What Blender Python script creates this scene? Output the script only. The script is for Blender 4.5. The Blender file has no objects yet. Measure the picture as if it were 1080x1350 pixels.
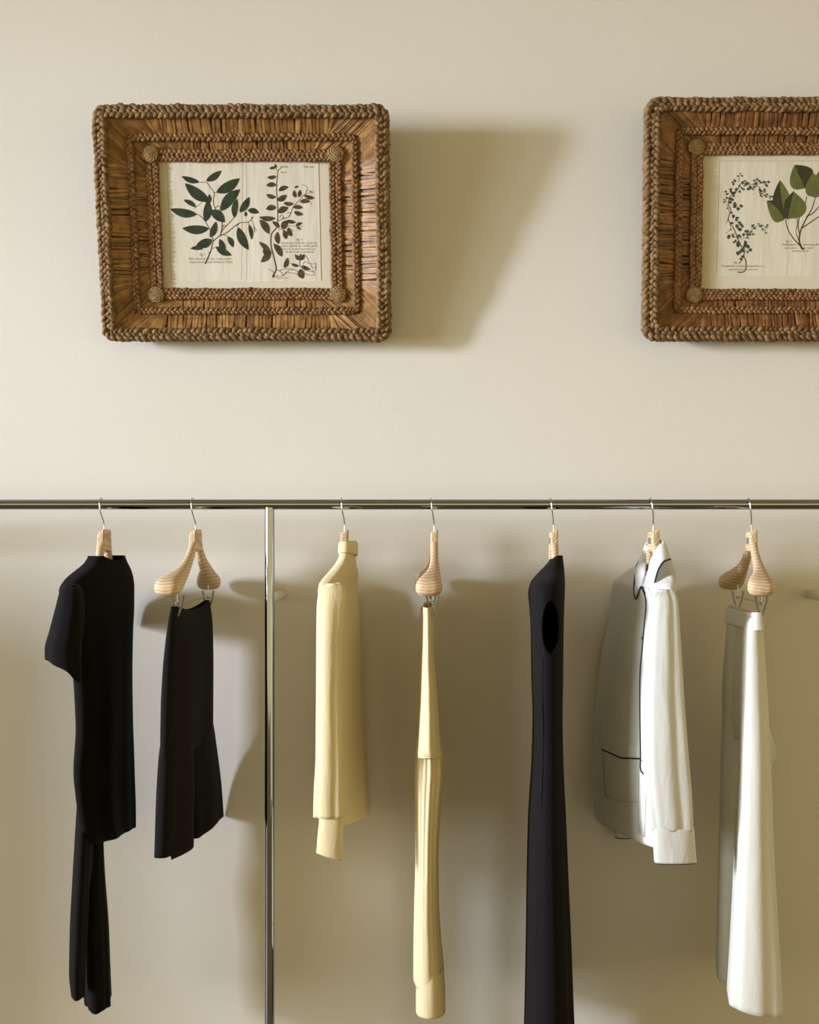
import bpy, math, random
import numpy as np
from mathutils import Matrix, Vector
random.seed(7)
rng = np.random.default_rng(7)
sc = bpy.context.scene
col = sc.collection
PI = math.pi

# ------------------------------------------------------------------ camera, world, light, exposure
D = 3.40            # camera to the plane of the rail (m)
F = 1700.0          # focal length in pixels of the 1080 wide frame
VX, VY = 610.0, 705.0   # principal point in the frame
HC = 1.64           # camera height
WALL = 0.24         # wall plane behind the rail

cam_d = bpy.data.cameras.new('camera')
cam_d.sensor_fit = 'HORIZONTAL'; cam_d.sensor_width = 36.0
cam_d.lens = 36.0*F/1080.0
cam_d.shift_x = (540-VX)/1080.0
cam_d.shift_y = (VY-675)/1080.0
cam_d.clip_end = 60
cam = bpy.data.objects.new('camera', cam_d)
cam.location = (0, -D, HC); cam.rotation_euler = (PI/2, 0, 0)
col.objects.link(cam); sc.camera = cam

w = bpy.data.worlds.new('world'); sc.world = w; w.use_nodes = True
w.node_tree.nodes['Background'].inputs[0].default_value = (1.0, 0.83, 0.41, 1)
w.node_tree.nodes['Background'].inputs[1].default_value = 1.08

def area(name, loc, target, sx, sy, power, colr):
    l = bpy.data.lights.new(name, 'AREA'); l.shape = 'RECTANGLE'; l.size = sx; l.size_y = sy
    l.energy = power; l.color = colr
    o = bpy.data.objects.new(name, l); o.location = loc
    d = Vector(target)-Vector(loc)
    o.rotation_euler = d.to_track_quat('-Z', 'Y').to_euler()
    col.objects.link(o); return o
key = area('key_light', (-8.0, -2.75, HC+1.00), (1.3, WALL, HC-0.3), 0.50, 1.20, 54, (0.76, 0.815, 1.0))
key.data.spread = math.radians(42)
win = area('window_light', (-8.6, -3.3, HC+0.5), (1.2, WALL, HC-0.2), 4.4, 3.4, 82, (0.79, 0.845, 0.84))
win.data.spread = math.radians(50)

sc.view_settings.view_transform = 'Standard'
sc.view_settings.look = 'None'
sc.view_settings.gamma = 1.0
sc.view_settings.use_curve_mapping = False
sc.view_settings.exposure = 0.0

# ------------------------------------------------------------------ helpers
def PX(px, py, Y):
    """a point at depth Y (m behind the rail) seen at (px, py)"""
    k = (D+Y)/F
    return np.array([(px-VX)*k, Y, HC-(py-VY)*k])
def ZR(py): return HC-(py-VY)*D/F          # height of row py on the rail plane
def proj(p):
    k = F/(D+p[1]); return VX+p[0]*k, VY+(HC-p[2])*k

class MB:
    def __init__(s): s.v = []; s.f = []; s.m = []
    def add(s, verts, faces, mi=0):
        o = len(s.v); s.v.extend([tuple(map(float, p)) for p in verts])
        s.f.extend([tuple(i+o for i in f) for f in faces]); s.m.extend([mi]*len(faces))
    def grid(s, G, cu=False, cv=False, mi=0):
        G = np.asarray(G); n, m = G.shape[:2]; o = len(s.v)
        s.v.extend(map(tuple, G.reshape(-1, 3).tolist()))
        I = np.arange(n if cu else n-1)[:, None]; J = np.arange(m if cv else m-1)[None]
        I2 = (I+1) % n; J2 = (J+1) % m
        f = np.stack([o+I*m+J, o+I*m+J2, o+I2*m+J2, o+I2*m+J], -1).reshape(-1, 4)
        s.f.extend(map(tuple, f.tolist())); s.m.extend([mi]*len(f))
    def tube(s, pts, r, sides=8, closed=False, ref=None, caps=True, mi=0, flat=1.0):
        P = np.asarray(pts, float); n = len(P)
        R = np.full(n, r) if np.isscalar(r) else np.asarray(r, float)
        if closed: T = np.roll(P, -1, 0)-np.roll(P, 1, 0)
        else:
            T = np.gradient(P, axis=0)
        T /= np.maximum(np.linalg.norm(T, axis=1, keepdims=True), 1e-9)
        G = np.zeros((n, sides, 3)); a = np.arange(sides)*2*PI/sides
        if ref is None:
            u = np.cross(T[0], [0.31, 0.57, 0.76]); u /= np.linalg.norm(u)
        if ref is not None:
            U = np.cross(T, np.asarray(ref, float)); U /= np.maximum(np.linalg.norm(U, axis=1, keepdims=True), 1e-9); V = np.cross(T, U)
            G = P[:, None]+R[:, None, None]*(np.cos(a)[None, :, None]*U[:, None]+flat*np.sin(a)[None, :, None]*V[:, None])
        for i in (range(n) if ref is None else ()):
            if True:
                u = u-T[i]*np.dot(u, T[i]); u /= max(np.linalg.norm(u), 1e-9)
            v = np.cross(T[i], u)
            G[i] = P[i]+R[i]*(np.cos(a)[:, None]*u+flat*np.sin(a)[:, None]*v)
        o = len(s.v); s.grid(G, cu=closed, cv=True, mi=mi)
        if caps and not closed:
            for i in (0, n-1):
                o = len(s.v); s.v.extend(map(tuple, G[i].tolist()))
                fc = tuple(o+j for j in range(sides)); s.f.append(fc[::-1] if i == 0 else fc); s.m.append(mi)
    def box(s, c, h, mi=0, R=None):
        v = [np.array([x, y, z])*h for z in (-1, 1) for y in (-1, 1) for x in (-1, 1)]
        if R is not None: v = [np.asarray(R) @ p for p in v]
        s.add([np.asarray(c)+p for p in v], [(0, 2, 3, 1), (4, 5, 7, 6), (0, 1, 5, 4), (2, 6, 7, 3), (0, 4, 6, 2), (1, 3, 7, 5)], mi)
    def mesh(s, name, mats):
        me = bpy.data.meshes.new(name); me.from_pydata(s.v, [], s.f)
        for m in (mats if isinstance(mats, (list, tuple)) else [mats]): me.materials.append(m)
        me.polygons.foreach_set('material_index', s.m)
        me.update(); return me
    def build(s, name, mats, parent=None, smooth=True, solid=0, sub=0, bevel=0, offset=0):
        me = s.mesh(name, mats)
        if smooth: me.polygons.foreach_set('use_smooth', [True]*len(me.polygons))
        o = bpy.data.objects.new(name, me); col.objects.link(o)
        if parent is not None:
            o.parent = parent
            if parent.get('_abs'):
                o.matrix_parent_inverse = Matrix.Translation(parent.location).inverted()
        if bevel:
            b = o.modifiers.new('bevel', 'BEVEL'); b.width = bevel; b.segments = 2
        if solid:
            b = o.modifiers.new('solid', 'SOLIDIFY'); b.thickness = solid; b.offset = offset
        if sub:
            b = o.modifiers.new('sub', 'SUBSURF'); b.levels = b.render_levels = sub
        return o

def tag(o, label=None, cat=None, group=None, kind=None):
    if label: o['label'] = label
    if cat: o['category'] = cat
    if group: o['group'] = group
    if kind: o['kind'] = kind
    return o
def empty(name, loc, rot=(0, 0, 0), absolute=False):
    o = bpy.data.objects.new(name, None); o.location = loc; o.rotation_euler = rot
    o.empty_display_size = 0.05; col.objects.link(o)
    if absolute: o['_abs'] = 1      # parts are given in world coordinates
    return o
def copy_tree(o, parent=None):
    c = o.copy(); col.objects.link(c); c.parent = parent
    for ch in list(o.children): copy_tree(ch, c)
    return c

# ------------------------------------------------------------------ materials
def mat(name, base, rough=0.8, metal=0.0, spec=0.3, var=0.0, vscale=20, bump=0.0, bscale=300, stretch=(1, 1, 1), col2=None,
        sheen=0.0, weave=0.0, wrinkle=0.0, transl=0.0, detail=4, island=0.0):
    m = bpy.data.materials.new(name); m.use_nodes = True
    nt = m.node_tree; N = nt.nodes; L = nt.links
    b = N['Principled BSDF']; b.inputs['Roughness'].default_value = rough; b.inputs['Metallic'].default_value = metal
    b.inputs['Specular IOR Level'].default_value = spec
    base = tuple(base)+(1,)
    b.inputs['Base Color'].default_value = base
    if sheen:
        b.inputs['Sheen Weight'].default_value = sheen
        b.inputs['Sheen Roughness'].default_value = 0.5
    tc = N.new('ShaderNodeTexCoord'); mp = N.new('ShaderNodeMapping'); mp.inputs['Scale'].default_value = stretch
    L.new(tc.outputs['Object'], mp.inputs['Vector'])
    colout = None
    if col2 is not None or var:
        nz = N.new('ShaderNodeTexNoise'); nz.inputs['Scale'].default_value = vscale; nz.inputs['Detail'].default_value = detail
        L.new(mp.outputs[0], nz.inputs['Vector'])
        rp = N.new('ShaderNodeValToRGB'); rp.color_ramp.elements[0].position = 0.32; rp.color_ramp.elements[1].position = 0.68
        if col2 is None: col2 = tuple(max(0, c*(1-var)) for c in base[:3])
        rp.color_ramp.elements[0].color = tuple(col2)+(1,); rp.color_ramp.elements[1].color = base
        L.new(nz.outputs['Fac'], rp.inputs[0]); colout = rp.outputs[0]
    if island:
        ge = N.new('ShaderNodeNewGeometry'); hs = N.new('ShaderNodeHueSaturation')
        mr = N.new('ShaderNodeMapRange'); mr.inputs['To Min'].default_value = 1-island; mr.inputs['To Max'].default_value = 1+island
        L.new(ge.outputs['Random Per Island'], mr.inputs['Value']); L.new(mr.outputs[0], hs.inputs['Value'])
        if colout: L.new(colout, hs.inputs['Color'])
        else: hs.inputs['Color'].default_value = base
        colout = hs.outputs[0]
    if colout: L.new(colout, b.inputs['Base Color'])
    h = None
    if bump:
        n2 = N.new('ShaderNodeTexNoise'); n2.inputs['Scale'].default_value = bscale; n2.inputs['Detail'].default_value = 3
        L.new(mp.outputs[0], n2.inputs['Vector'])
        bp = N.new('ShaderNodeBump'); bp.inputs['Strength'].default_value = bump; bp.inputs['Distance'].default_value = 0.002
        L.new(n2.outputs['Fac'], bp.inputs['Height']); L.new(bp.outputs[0], b.inputs['Normal']); h = bp
    if weave:
        n2 = N.new('ShaderNodeTexNoise'); n2.inputs['Scale'].default_value = 260; n2.inputs['Detail'].default_value = 2
        m2 = N.new('ShaderNodeMapping'); m2.inputs['Scale'].default_value = (1, 1, 0.15); L.new(tc.outputs['Object'], m2.inputs['Vector'])
        L.new(m2.outputs[0], n2.inputs['Vector'])
        bp = N.new('ShaderNodeBump'); bp.inputs['Strength'].default_value = weave; bp.inputs['Distance'].default_value = 0.001
        L.new(n2.outputs['Fac'], bp.inputs['Height']); L.new(bp.outputs[0], b.inputs['Normal'])
        if h: L.new(h.outputs[0], bp.inputs['Normal'])
    if wrinkle:
        m3 = N.new('ShaderNodeMapping'); m3.inputs['Scale'].default_value = (1, 1, 0.22); L.new(tc.outputs['Object'], m3.inputs['Vector'])
        n3 = N.new('ShaderNodeTexNoise'); n3.inputs['Scale'].default_value = 26; n3.inputs['Detail'].default_value = 3; n3.inputs['Distortion'].default_value = 0.6
        L.new(m3.outputs[0], n3.inputs['Vector'])
        b3 = N.new('ShaderNodeBump'); b3.inputs['Strength'].default_value = wrinkle; b3.inputs['Distance'].default_value = 0.02
        L.new(n3.outputs['Fac'], b3.inputs['Height'])
        if b.inputs['Normal'].links: L.new(b.inputs['Normal'].links[0].from_socket, b3.inputs['Normal'])
        L.new(b3.outputs[0], b.inputs['Normal'])
    if transl:
        tr = N.new('ShaderNodeBsdfTranslucent')
        if colout: L.new(colout, tr.inputs['Color'])
        else: tr.inputs['Color'].default_value = base
        mx = N.new('ShaderNodeMixShader'); mx.inputs[0].default_value = transl
        L.new(b.outputs[0], mx.inputs[1]); L.new(tr.outputs[0], mx.inputs[2])
        L.new(mx.outputs[0], N['Material Output'].inputs['Surface'])
    return m

def wall_mat():
    m = mat('cream_plaster', (0.715, 0.68, 0.615), 0.9, spec=0.15, col2=(0.70, 0.665, 0.60), vscale=2.5, bump=0.22, bscale=420)
    nt = m.node_tree; N = nt.nodes; L = nt.links
    b = N['Principled BSDF']; tc = [n for n in N if n.type == 'TEX_COORD'][0]
    # faint linen-like weave of the wall covering: fine horizontal and vertical threads
    prev = b.inputs['Normal'].links[0].from_node
    for s in ((25, 1, 420), (420, 1, 25)):
        mp = N.new('ShaderNodeMapping'); mp.inputs['Scale'].default_value = s; L.new(tc.outputs['Object'], mp.inputs[0])
        nz = N.new('ShaderNodeTexNoise'); nz.inputs['Scale'].default_value = 1.0; nz.inputs['Detail'].default_value = 2; L.new(mp.outputs[0], nz.inputs['Vector'])
        bp = N.new('ShaderNodeBump'); bp.inputs['Strength'].default_value = 0.12; bp.inputs['Distance'].default_value = 0.001
        L.new(nz.outputs['Fac'], bp.inputs['Height']); L.new(prev.outputs[0], bp.inputs['Normal']); prev = bp
    L.new(prev.outputs[0], b.inputs['Normal'])
    return m

def wood_mat():
    m = bpy.data.materials.new('pale_ash_wood'); m.use_nodes = True
    nt = m.node_tree; N = nt.nodes; L = nt.links; b = N['Principled BSDF']
    b.inputs['Roughness'].default_value = 0.55; b.inputs['Specular IOR Level'].default_value = 0.3
    tc = N.new('ShaderNodeTexCoord'); oi = N.new('ShaderNodeObjectInfo')
    ad = N.new('ShaderNodeVectorMath'); ad.operation = 'ADD'
    cx = N.new('ShaderNodeCombineXYZ'); ml = N.new('ShaderNodeMath'); ml.operation = 'MULTIPLY'; ml.inputs[1].default_value = 0.03
    L.new(oi.outputs['Random'], ml.inputs[0]); L.new(ml.outputs[0], cx.inputs['X']); L.new(ml.outputs[0], cx.inputs['Z'])
    L.new(tc.outputs['Object'], ad.inputs[0]); L.new(cx.outputs[0], ad.inputs[1])
    mp = N.new('ShaderNodeMapping'); mp.inputs['Scale'].default_value = (1.0, 0.16, 0.9); mp.inputs['Rotation'].default_value = (0.35, 0.1, 0.2)
    L.new(ad.outputs[0], mp.inputs[0])
    wv = N.new('ShaderNodeTexWave'); wv.wave_type = 'RINGS'; wv.rings_direction = 'Y'; wv.inputs['Scale'].default_value = 46
    wv.inputs['Distortion'].default_value = 2.2; wv.inputs['Detail'].default_value = 2; wv.inputs['Detail Scale'].default_value = 1.2
    L.new(mp.outputs[0], wv.inputs['Vector'])
    rp = N.new('ShaderNodeValToRGB')
    rp.color_ramp.elements[0].color = (0.47, 0.315, 0.175, 1); rp.color_ramp.elements[1].color = (0.64, 0.475, 0.30, 1)
    rp.color_ramp.elements[0].position = 0.0; rp.color_ramp.elements[1].position = 0.55
    L.new(wv.outputs['Fac'], rp.inputs[0]); L.new(rp.outputs[0], b.inputs['Base Color'])
    return m

M = dict(
    wall=wall_mat(),
    ceiling=mat('ceiling_paint', (0.62, 0.58, 0.5), 0.9),
    floor=mat('dark_oak_floor', (0.22, 0.15, 0.08), 0.5, col2=(0.15, 0.10, 0.055), vscale=6, stretch=(1, 12, 1)),
    chrome=mat('polished_steel', (0.38, 0.40, 0.45), 0.07, metal=1.0, bump=0.0),
    wire=mat('steel_wire', (0.56, 0.58, 0.65), 0.16, metal=1.0),
    nickel=mat('nickel_clip', (0.22, 0.22, 0.23), 0.3, metal=1.0),
    bracket=mat('satin_bracket', (0.62, 0.57, 0.46), 0.45, spec=0.4),
    wood=wood_mat(),
    plate=mat('grey_plate', (0.20, 0.19, 0.17), 0.5, metal=0.3),
    black=mat('black_jersey', (0.006, 0.005, 0.0047), 0.9, spec=0.1, sheen=0.015, weave=0.35),
    black2=mat('black_crepe', (0.0075, 0.0063, 0.006), 0.85, spec=0.1, sheen=0.015, weave=0.35),
    yellow=mat('butter_yellow_knit', (0.81, 0.70, 0.43), 0.85, spec=0.15, sheen=0.05, wrinkle=0.16, weave=0.4, transl=0.16),
    ytrouser=mat('butter_yellow_twill', (0.75, 0.635, 0.40), 0.8, spec=0.15, sheen=0.05, wrinkle=0.2, weave=0.4, transl=0.10),
    white=mat('white_silk', (0.83, 0.83, 0.80), 0.6, spec=0.2, sheen=0.05, wrinkle=0.17, weave=0.2, transl=0.28),
    wtrouser=mat('ivory_crepe', (0.84, 0.83, 0.77), 0.75, spec=0.2, sheen=0.05, wrinkle=0.14, weave=0.25, transl=0.28),
    piping=mat('black_piping', (0.012, 0.014, 0.022), 0.6),
    button=mat('dark_button', (0.02, 0.02, 0.022), 0.35),
    braid=mat('plaited_rush', (0.34, 0.20, 0.085), 0.62, spec=0.25, col2=(0.13, 0.07, 0.028), vscale=55, bump=0.5, bscale=260, island=0.15),
    braid2=mat('plaited_rush_fine', (0.31, 0.165, 0.07), 0.6, spec=0.25, col2=(0.13, 0.06, 0.025), vscale=70, bump=0.4, bscale=300, island=0.15),
    braid3=mat('plaited_rush_outer', (0.31, 0.19, 0.085), 0.66, spec=0.25, col2=(0.10, 0.055, 0.024), vscale=60, bump=0.5, bscale=260, island=0.15),
    straw=mat('flat_straw', (0.36, 0.195, 0.065), 0.42, spec=0.4, col2=(0.19, 0.09, 0.028), vscale=45, bump=0.3, bscale=300, island=0.38),
    straw2=mat('red_brown_straw', (0.27, 0.125, 0.045), 0.42, spec=0.4, col2=(0.14, 0.058, 0.02), vscale=45, bump=0.3, bscale=300, island=0.38),
    coil=mat('coiled_rush', (0.38, 0.25, 0.11), 0.6, col2=(0.22, 0.13, 0.05), vscale=90, bump=0.4, bscale=400),
    backing=mat('dark_backing', (0.05, 0.028, 0.014), 0.9),
    mat_board=mat('mat_board', (0.66, 0.60, 0.48), 0.9, bump=0.1, bscale=500),
    paper=mat('old_paper', (0.72, 0.675, 0.585), 0.85, col2=(0.65, 0.595, 0.485), vscale=9, bump=0.9, bscale=16, stretch=(2.2, 0.5, 1)),
    ink=mat('ink', (0.075, 0.055, 0.04), 0.8),
    caption=mat('faded_ink', (0.27, 0.22, 0.165), 0.8),
    crease=mat('crease_ink', (0.36, 0.29, 0.2), 0.8),
    stain=mat('paper_stain', (0.62, 0.52, 0.34), 0.85),
    leaf_g=mat('printed_green', (0.040, 0.054, 0.026), 0.8, col2=(0.018, 0.026, 0.014), vscale=60),
    leaf_b=mat('printed_brown', (0.105, 0.066, 0.036), 0.8, col2=(0.04, 0.026, 0.016), vscale=70),
    leaf_l=mat('printed_light_green', (0.15, 0.16, 0.045), 0.8, col2=(0.10, 0.115, 0.03), vscale=50),
    leaf_d=mat('printed_dark_olive', (0.055, 0.052, 0.022), 0.8, col2=(0.035, 0.034, 0.017), vscale=60),
    leaf_i=mat('printed_ivy_green', (0.075, 0.105, 0.075), 0.8, col2=(0.022, 0.035, 0.025), vscale=160),
    berry=mat('printed_berry', (0.16, 0.05, 0.03), 0.8),
)

# ------------------------------------------------------------------ the room
def slab(name, x0, x1, y0, y1, z0, z1, m, kind='structure'):
    b = MB(); b.box(((x0+x1)/2, (y0+y1)/2, (z0+z1)/2), np.array([(x1-x0)/2, (y1-y0)/2, (z1-z0)/2]))
    o = b.build(name, m, smooth=False); o['kind'] = kind; return o
slab('wall_back', -9.5, 5.0, WALL, WALL+0.15, 0, 3.7, M['wall'])
slab('floor', -9.5, 5.0, -8, WALL+0.15, -0.1, 0, M['floor'])
slab('ceiling', -9.5, 5.0, -8, WALL+0.15, 3.7, 3.8, M['ceiling'])
bb = slab('baseboard_back', -9.5, 5.0, WALL-0.018, WALL, 0, 0.10, M['ceiling'])

slab('shade_partition', -3.30, -3.18, -0.70, WALL, 0, 1.84, M['wall'])  # unseen low partition, added to shade the lower left of the back wall

# ------------------------------------------------------------------ clothes rail
RZ = ZR(665); RR = 0.0135
rail = empty('clothes_rail', (0, 0, 0))
tag(rail, 'polished steel clothes rail on slim posts running along the cream wall', 'clothes rail')
b = MB()
def circ_tube(b, p0, p1, r, sides=32, n=2):
    P = np.linspace(p0, p1, n); b.tube(P, r, sides)
circ_tube(b, (-2.9, 0, RZ), ((329.3-VX)*D/F, 0, RZ), RR, 40)
b.build('rail_tube', M['chrome'], rail)
b = MB(); circ_tube(b, ((329.8-VX)*D/F, 0, RZ), (2.1, 0, RZ), RR, 40); b.build('rail_tube', M['chrome'], rail)
b = MB(); circ_tube(b, ((328.8-VX)*D/F, 0, RZ), ((330.4-VX)*D/F, 0, RZ), RR*0.97, 32); b.build('joint_pin', M['wire'], rail)
for px in (355.5, 1099.5, -389):
    x = (px-VX)*D/F
    b = MB(); circ_tube(b, (x, 0, 0.004), (x, 0, RZ-0.008), 0.0130, 36)
    p = b.build('post', M['chrome'], rail)
    b = MB(); circ_tube(b, (x, 0, 0.0), (x, 0, 0.006), 0.05, 40); b.build('foot_plate', M['chrome'], p)
    zb = ZR(789)
    b = MB(); circ_tube(b, (x, 0.010, zb), (x, WALL, zb), 0.0125, 28, 6); b.build('wall_bracket', M['bracket'], rail)

# ------------------------------------------------------------------ woven picture frames
KY = 0.85      # top and bottom rails of the frames are a little narrower than the sides
def rrect(W, H, ins, r, step):
    """closed rounded rectangle, inset from W x H (x centred, y from 0)"""
    x0, x1, y0, y1 = -W/2+ins, W/2-ins, ins*KY, H-ins*KY
    r = max(r, 0.002); pts = []
    segs = [((x0+r, y0), (x1-r, y0)), ((x1-r, y0+r), -PI/2), ((x1, y0+r), (x1, y1-r)), ((x1-r, y1-r), 0),
            ((x1-r, y1), (x0+r, y1)), ((x0+r, y1-r), PI/2), ((x0, y1-r), (x0, y0+r)), ((x0+r, y0+r), PI)]
    for a, c in segs:
        if isinstance(c, tuple):
            for t in np.linspace(0, 1, 40, endpoint=False): pts.append((a[0]+(c[0]-a[0])*t, a[1]+(c[1]-a[1])*t))
        else:
            for t in np.linspace(0, PI/2, 10, endpoint=False): pts.append((a[0]+r*math.cos(c+t), a[1]+r*math.sin(c+t)))
    P = np.array(pts+[pts[0]]); d = np.r_[0, np.cumsum(np.linalg.norm(np.diff(P, axis=0), axis=1))]
    n = int(d[-1]/step); s = np.linspace(0, d[-1], n, endpoint=False)
    Q = np.c_[np.interp(s, d, P[:, 0]), np.interp(s, d, P[:, 1])]
    T = np.roll(Q, -1, 0)-np.roll(Q, 1, 0); T /= np.linalg.norm(T, axis=1, keepdims=True)
    Nn = np.c_[-T[:, 1], T[:, 0]]            # points inwards
    return Q, Nn, s, d[-1]

def braid(b, W, H, ins, r, z, amp, bz, rs, pitch, jit=0.0, seed=0, side=0.0, phase=0.0):
    """a three-strand plait laid round the rectangle; `side` tips it round the outer edge"""
    L0 = rrect(W, H, ins, r, 0.01)[3]; n = max(1, round(L0/pitch)); pitch = L0/n
    Q, Nn, s, L = rrect(W, H, ins, r, pitch/11)
    g = np.random.default_rng(seed)
    k = len(s); ph = 2*PI*np.linspace(0, n, k, endpoint=False)+phase
    ph = ph+np.interp(np.arange(k), np.linspace(0, k, 50), np.r_[0, g.normal(0, 0.5, 48), 0])
    wob = np.interp(np.arange(k), np.linspace(0, k, 60), g.normal(0, jit, 60)); wob[-1] = wob[0]
    ca, sa = math.cos(side), math.sin(side)
    for j in range(3):
        q = ph+2*PI*j/3
        la = amp*np.sin(q)*(1+0.12*np.interp(np.arange(k), np.linspace(0, k, 90), g.normal(0, 1, 90)))+wob
        ou = bz*np.sin(2*q)
        lat = la*ca - ou*sa*0; zz = z+ou*ca+la*sa
        P = np.c_[Q+Nn*(lat+(-ou*sa))[:, None], zz+wob*0.6]
        rad = rs*(1+0.16*np.sin(2*q+0.9)+0.16*np.interp(np.arange(k), np.linspace(0, k, 260), g.normal(0, 1, 260)))
        b.tube(P, rad, 6, closed=True, ref=(0, 0, 1))

def straw_band(b, W, H, a0, a1, z0, z1, wd, corner, seed):
    """flat straws laid across a band from inset a0 (outer) to a1 (inner); diagonal at the corners"""
    g = np.random.default_rng(seed)
    bw = a1-a0
    for sidei in range(4):
        Ls = W if sidei % 2 == 0 else H
        inner = Ls/2-a1*(1 if sidei % 2 == 0 else KY)
        items = []                                     # (t_inner, t_outer)
        t = -inner
        while t < inner:
            c = inner-abs(t)                            # distance from the inner corner
            sg = 1 if t > 0 else -1
            if c < corner: items.append((t, t+sg*bw*(1.0-0.0*c)))
            else: items.append((t+g.normal(0, wd*0.15), t+g.normal(0, wd*0.30)))
            t += wd*g.uniform(0.72, 1.0)
        for sg in (-1, 1):                              # fan that fills the wedge
            tc = sg*(inner-corner)
            for q in np.linspace(0.1, 0.95, 6): items.append((tc+sg*wd*0.6*q, tc+sg*bw*q))
            n = int(bw/wd*1.1)                          # straws beyond the inner corner, up to the mitre
            for q in (np.arange(n)+0.5)/n: items.append((sg*(inner+q*bw*0.02), sg*(inner+bw)))
        for ti, to in items:
            w2 = wd*0.62*g.uniform(0.8, 1.25); hz = wd*0.42*g.uniform(0.7, 1.2)
            dz = g.uniform(-0.0012, 0.0012)
            def loc(t, a, z):
                if sidei == 0: return np.array([t, a*KY, z])
                if sidei == 1: return np.array([W/2-a, H/2+t, z])
                if sidei == 2: return np.array([t, H-a*KY, z])
                return np.array([-W/2+a, H/2+t, z])
            A, B = loc(to, a0, z0+dz), loc(ti, a1, z1+dz)
            d = B-A; d /= np.linalg.norm(d); u = np.cross(d, (0, 0, 1)); u /= np.linalg.norm(u); up = np.array([0, 0, 1.0])
            rows = []
            for P in (A, (A+B)/2+up*g.uniform(-0.0006, 0.001), B):
                rows.append([P-u*w2-up*hz, P-u*w2*0.55+up*hz*0.45, P+u*w2*0.55+up*hz*0.45, P+u*w2-up*hz])
            b.grid(rows)

def rosette(b, c, R, turns=4.6, seed=0):
    g = np.random.default_rng(seed); n = int(turns*34)
    th = np.linspace(0, turns*2*PI, n); r = R*0.08+R*0.80*th/th[-1]
    tw = np.linspace(0, turns*30, n)
    P = np.c_[c[0]+r*np.cos(th), c[1]+r*np.sin(th), c[2]+0.006*(1-(r/R)**2)]
    for k in (0, PI):                                   # two strands twisted into a cord
        off = 0.0016*np.cos(tw+k); o2 = 0.0016*np.sin(tw+k)
        Q = P.copy(); Q[:, 0] += off*np.cos(th); Q[:, 1] += off*np.sin(th); Q[:, 2] += o2
        b.tube(Q, 0.0021, 5)

def leaf_mesh(base, tip, wd, bend=0.0, n=10, z=0.0, ovate=0.5):   # pointed leaf outline
    base = np.array(base, float); tip = np.array(tip, float); d = tip-base; L = np.linalg.norm(d); d /= L; nn = np.array([-d[1], d[0]])
    rows = []
    for i in range(n+1):
        t = i/n; p_, q_ = (0.85, 0.95) if ovate >= 0.4 else (0.5, 1.0); tm = p_/(p_+q_); prof = t**p_*(1-t)**q_/(tm**p_*(1-tm)**q_)
        c = base+d*L*t+nn*bend*L*math.sin(PI*t)
        h = wd/2*prof
        rows.append([(*(c-nn*h), z), (*c, z+0.00005), (*(c+nn*h), z)])
    return rows

def catmull(pts, n=6):
    P = np.asarray(pts, float)
    if len(P) < 3: return P
    P = np.vstack([2*P[0]-P[1], P, 2*P[-1]-P[-2]]); out = []
    for i in range(1, len(P)-2):
        for t in np.linspace(0, 1, n, endpoint=False):
            p0, p1, p2, p3 = P[i-1:i+3]
            out.append(0.5*((2*p1)+(-p0+p2)*t+(2*p0-5*p1+4*p2-p3)*t*t+(-p0+3*p1-3*p2+p3)*t**3))
    out.append(P[-2]); return np.array(out)

def ribbon(b, pts, wd, z, mi=0):
    P = np.asarray(pts, float); T = np.gradient(P, axis=0); T /= np.maximum(np.linalg.norm(T, axis=1, keepdims=True), 1e-9)
    Nn = np.c_[-T[:, 1], T[:, 0]]; W2 = (np.full(len(P), wd) if np.isscalar(wd) else np.linspace(wd[0], wd[1], len(P)))[:, None]/2
    A = np.c_[P-Nn*W2, np.full(len(P), z)]; B = np.c_[P+Nn*W2, np.full(len(P), z)]
    b.grid(np.stack([A, B], 1), mi=mi)

def caption(txt, pos, width, size, z, parent, m):
    c = bpy.data.curves.new('caption', 'FONT'); c.body = txt; c.size = size; c.shear = 0.25
    t = bpy.data.objects.new('caption_tmp', c); col.objects.link(t)
    bpy.context.view_layer.update()
    me = bpy.data.meshes.new_from_object(t.evaluated_get(bpy.context.evaluated_depsgraph_get()))
    bpy.data.objects.remove(t)
    xs = [v.co.x for v in me.vertices]
    k = width/(max(xs)-min(xs)); x0 = min(xs)
    for v in me.vertices: v.co.x = (v.co.x-x0)*k
    me.name = 'caption'; me.materials.clear(); me.materials.append(m)
    o = bpy.data.objects.new('caption', me); o.location = (pos[0], pos[1], z); col.objects.link(o); o.parent = parent
    return o

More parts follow.
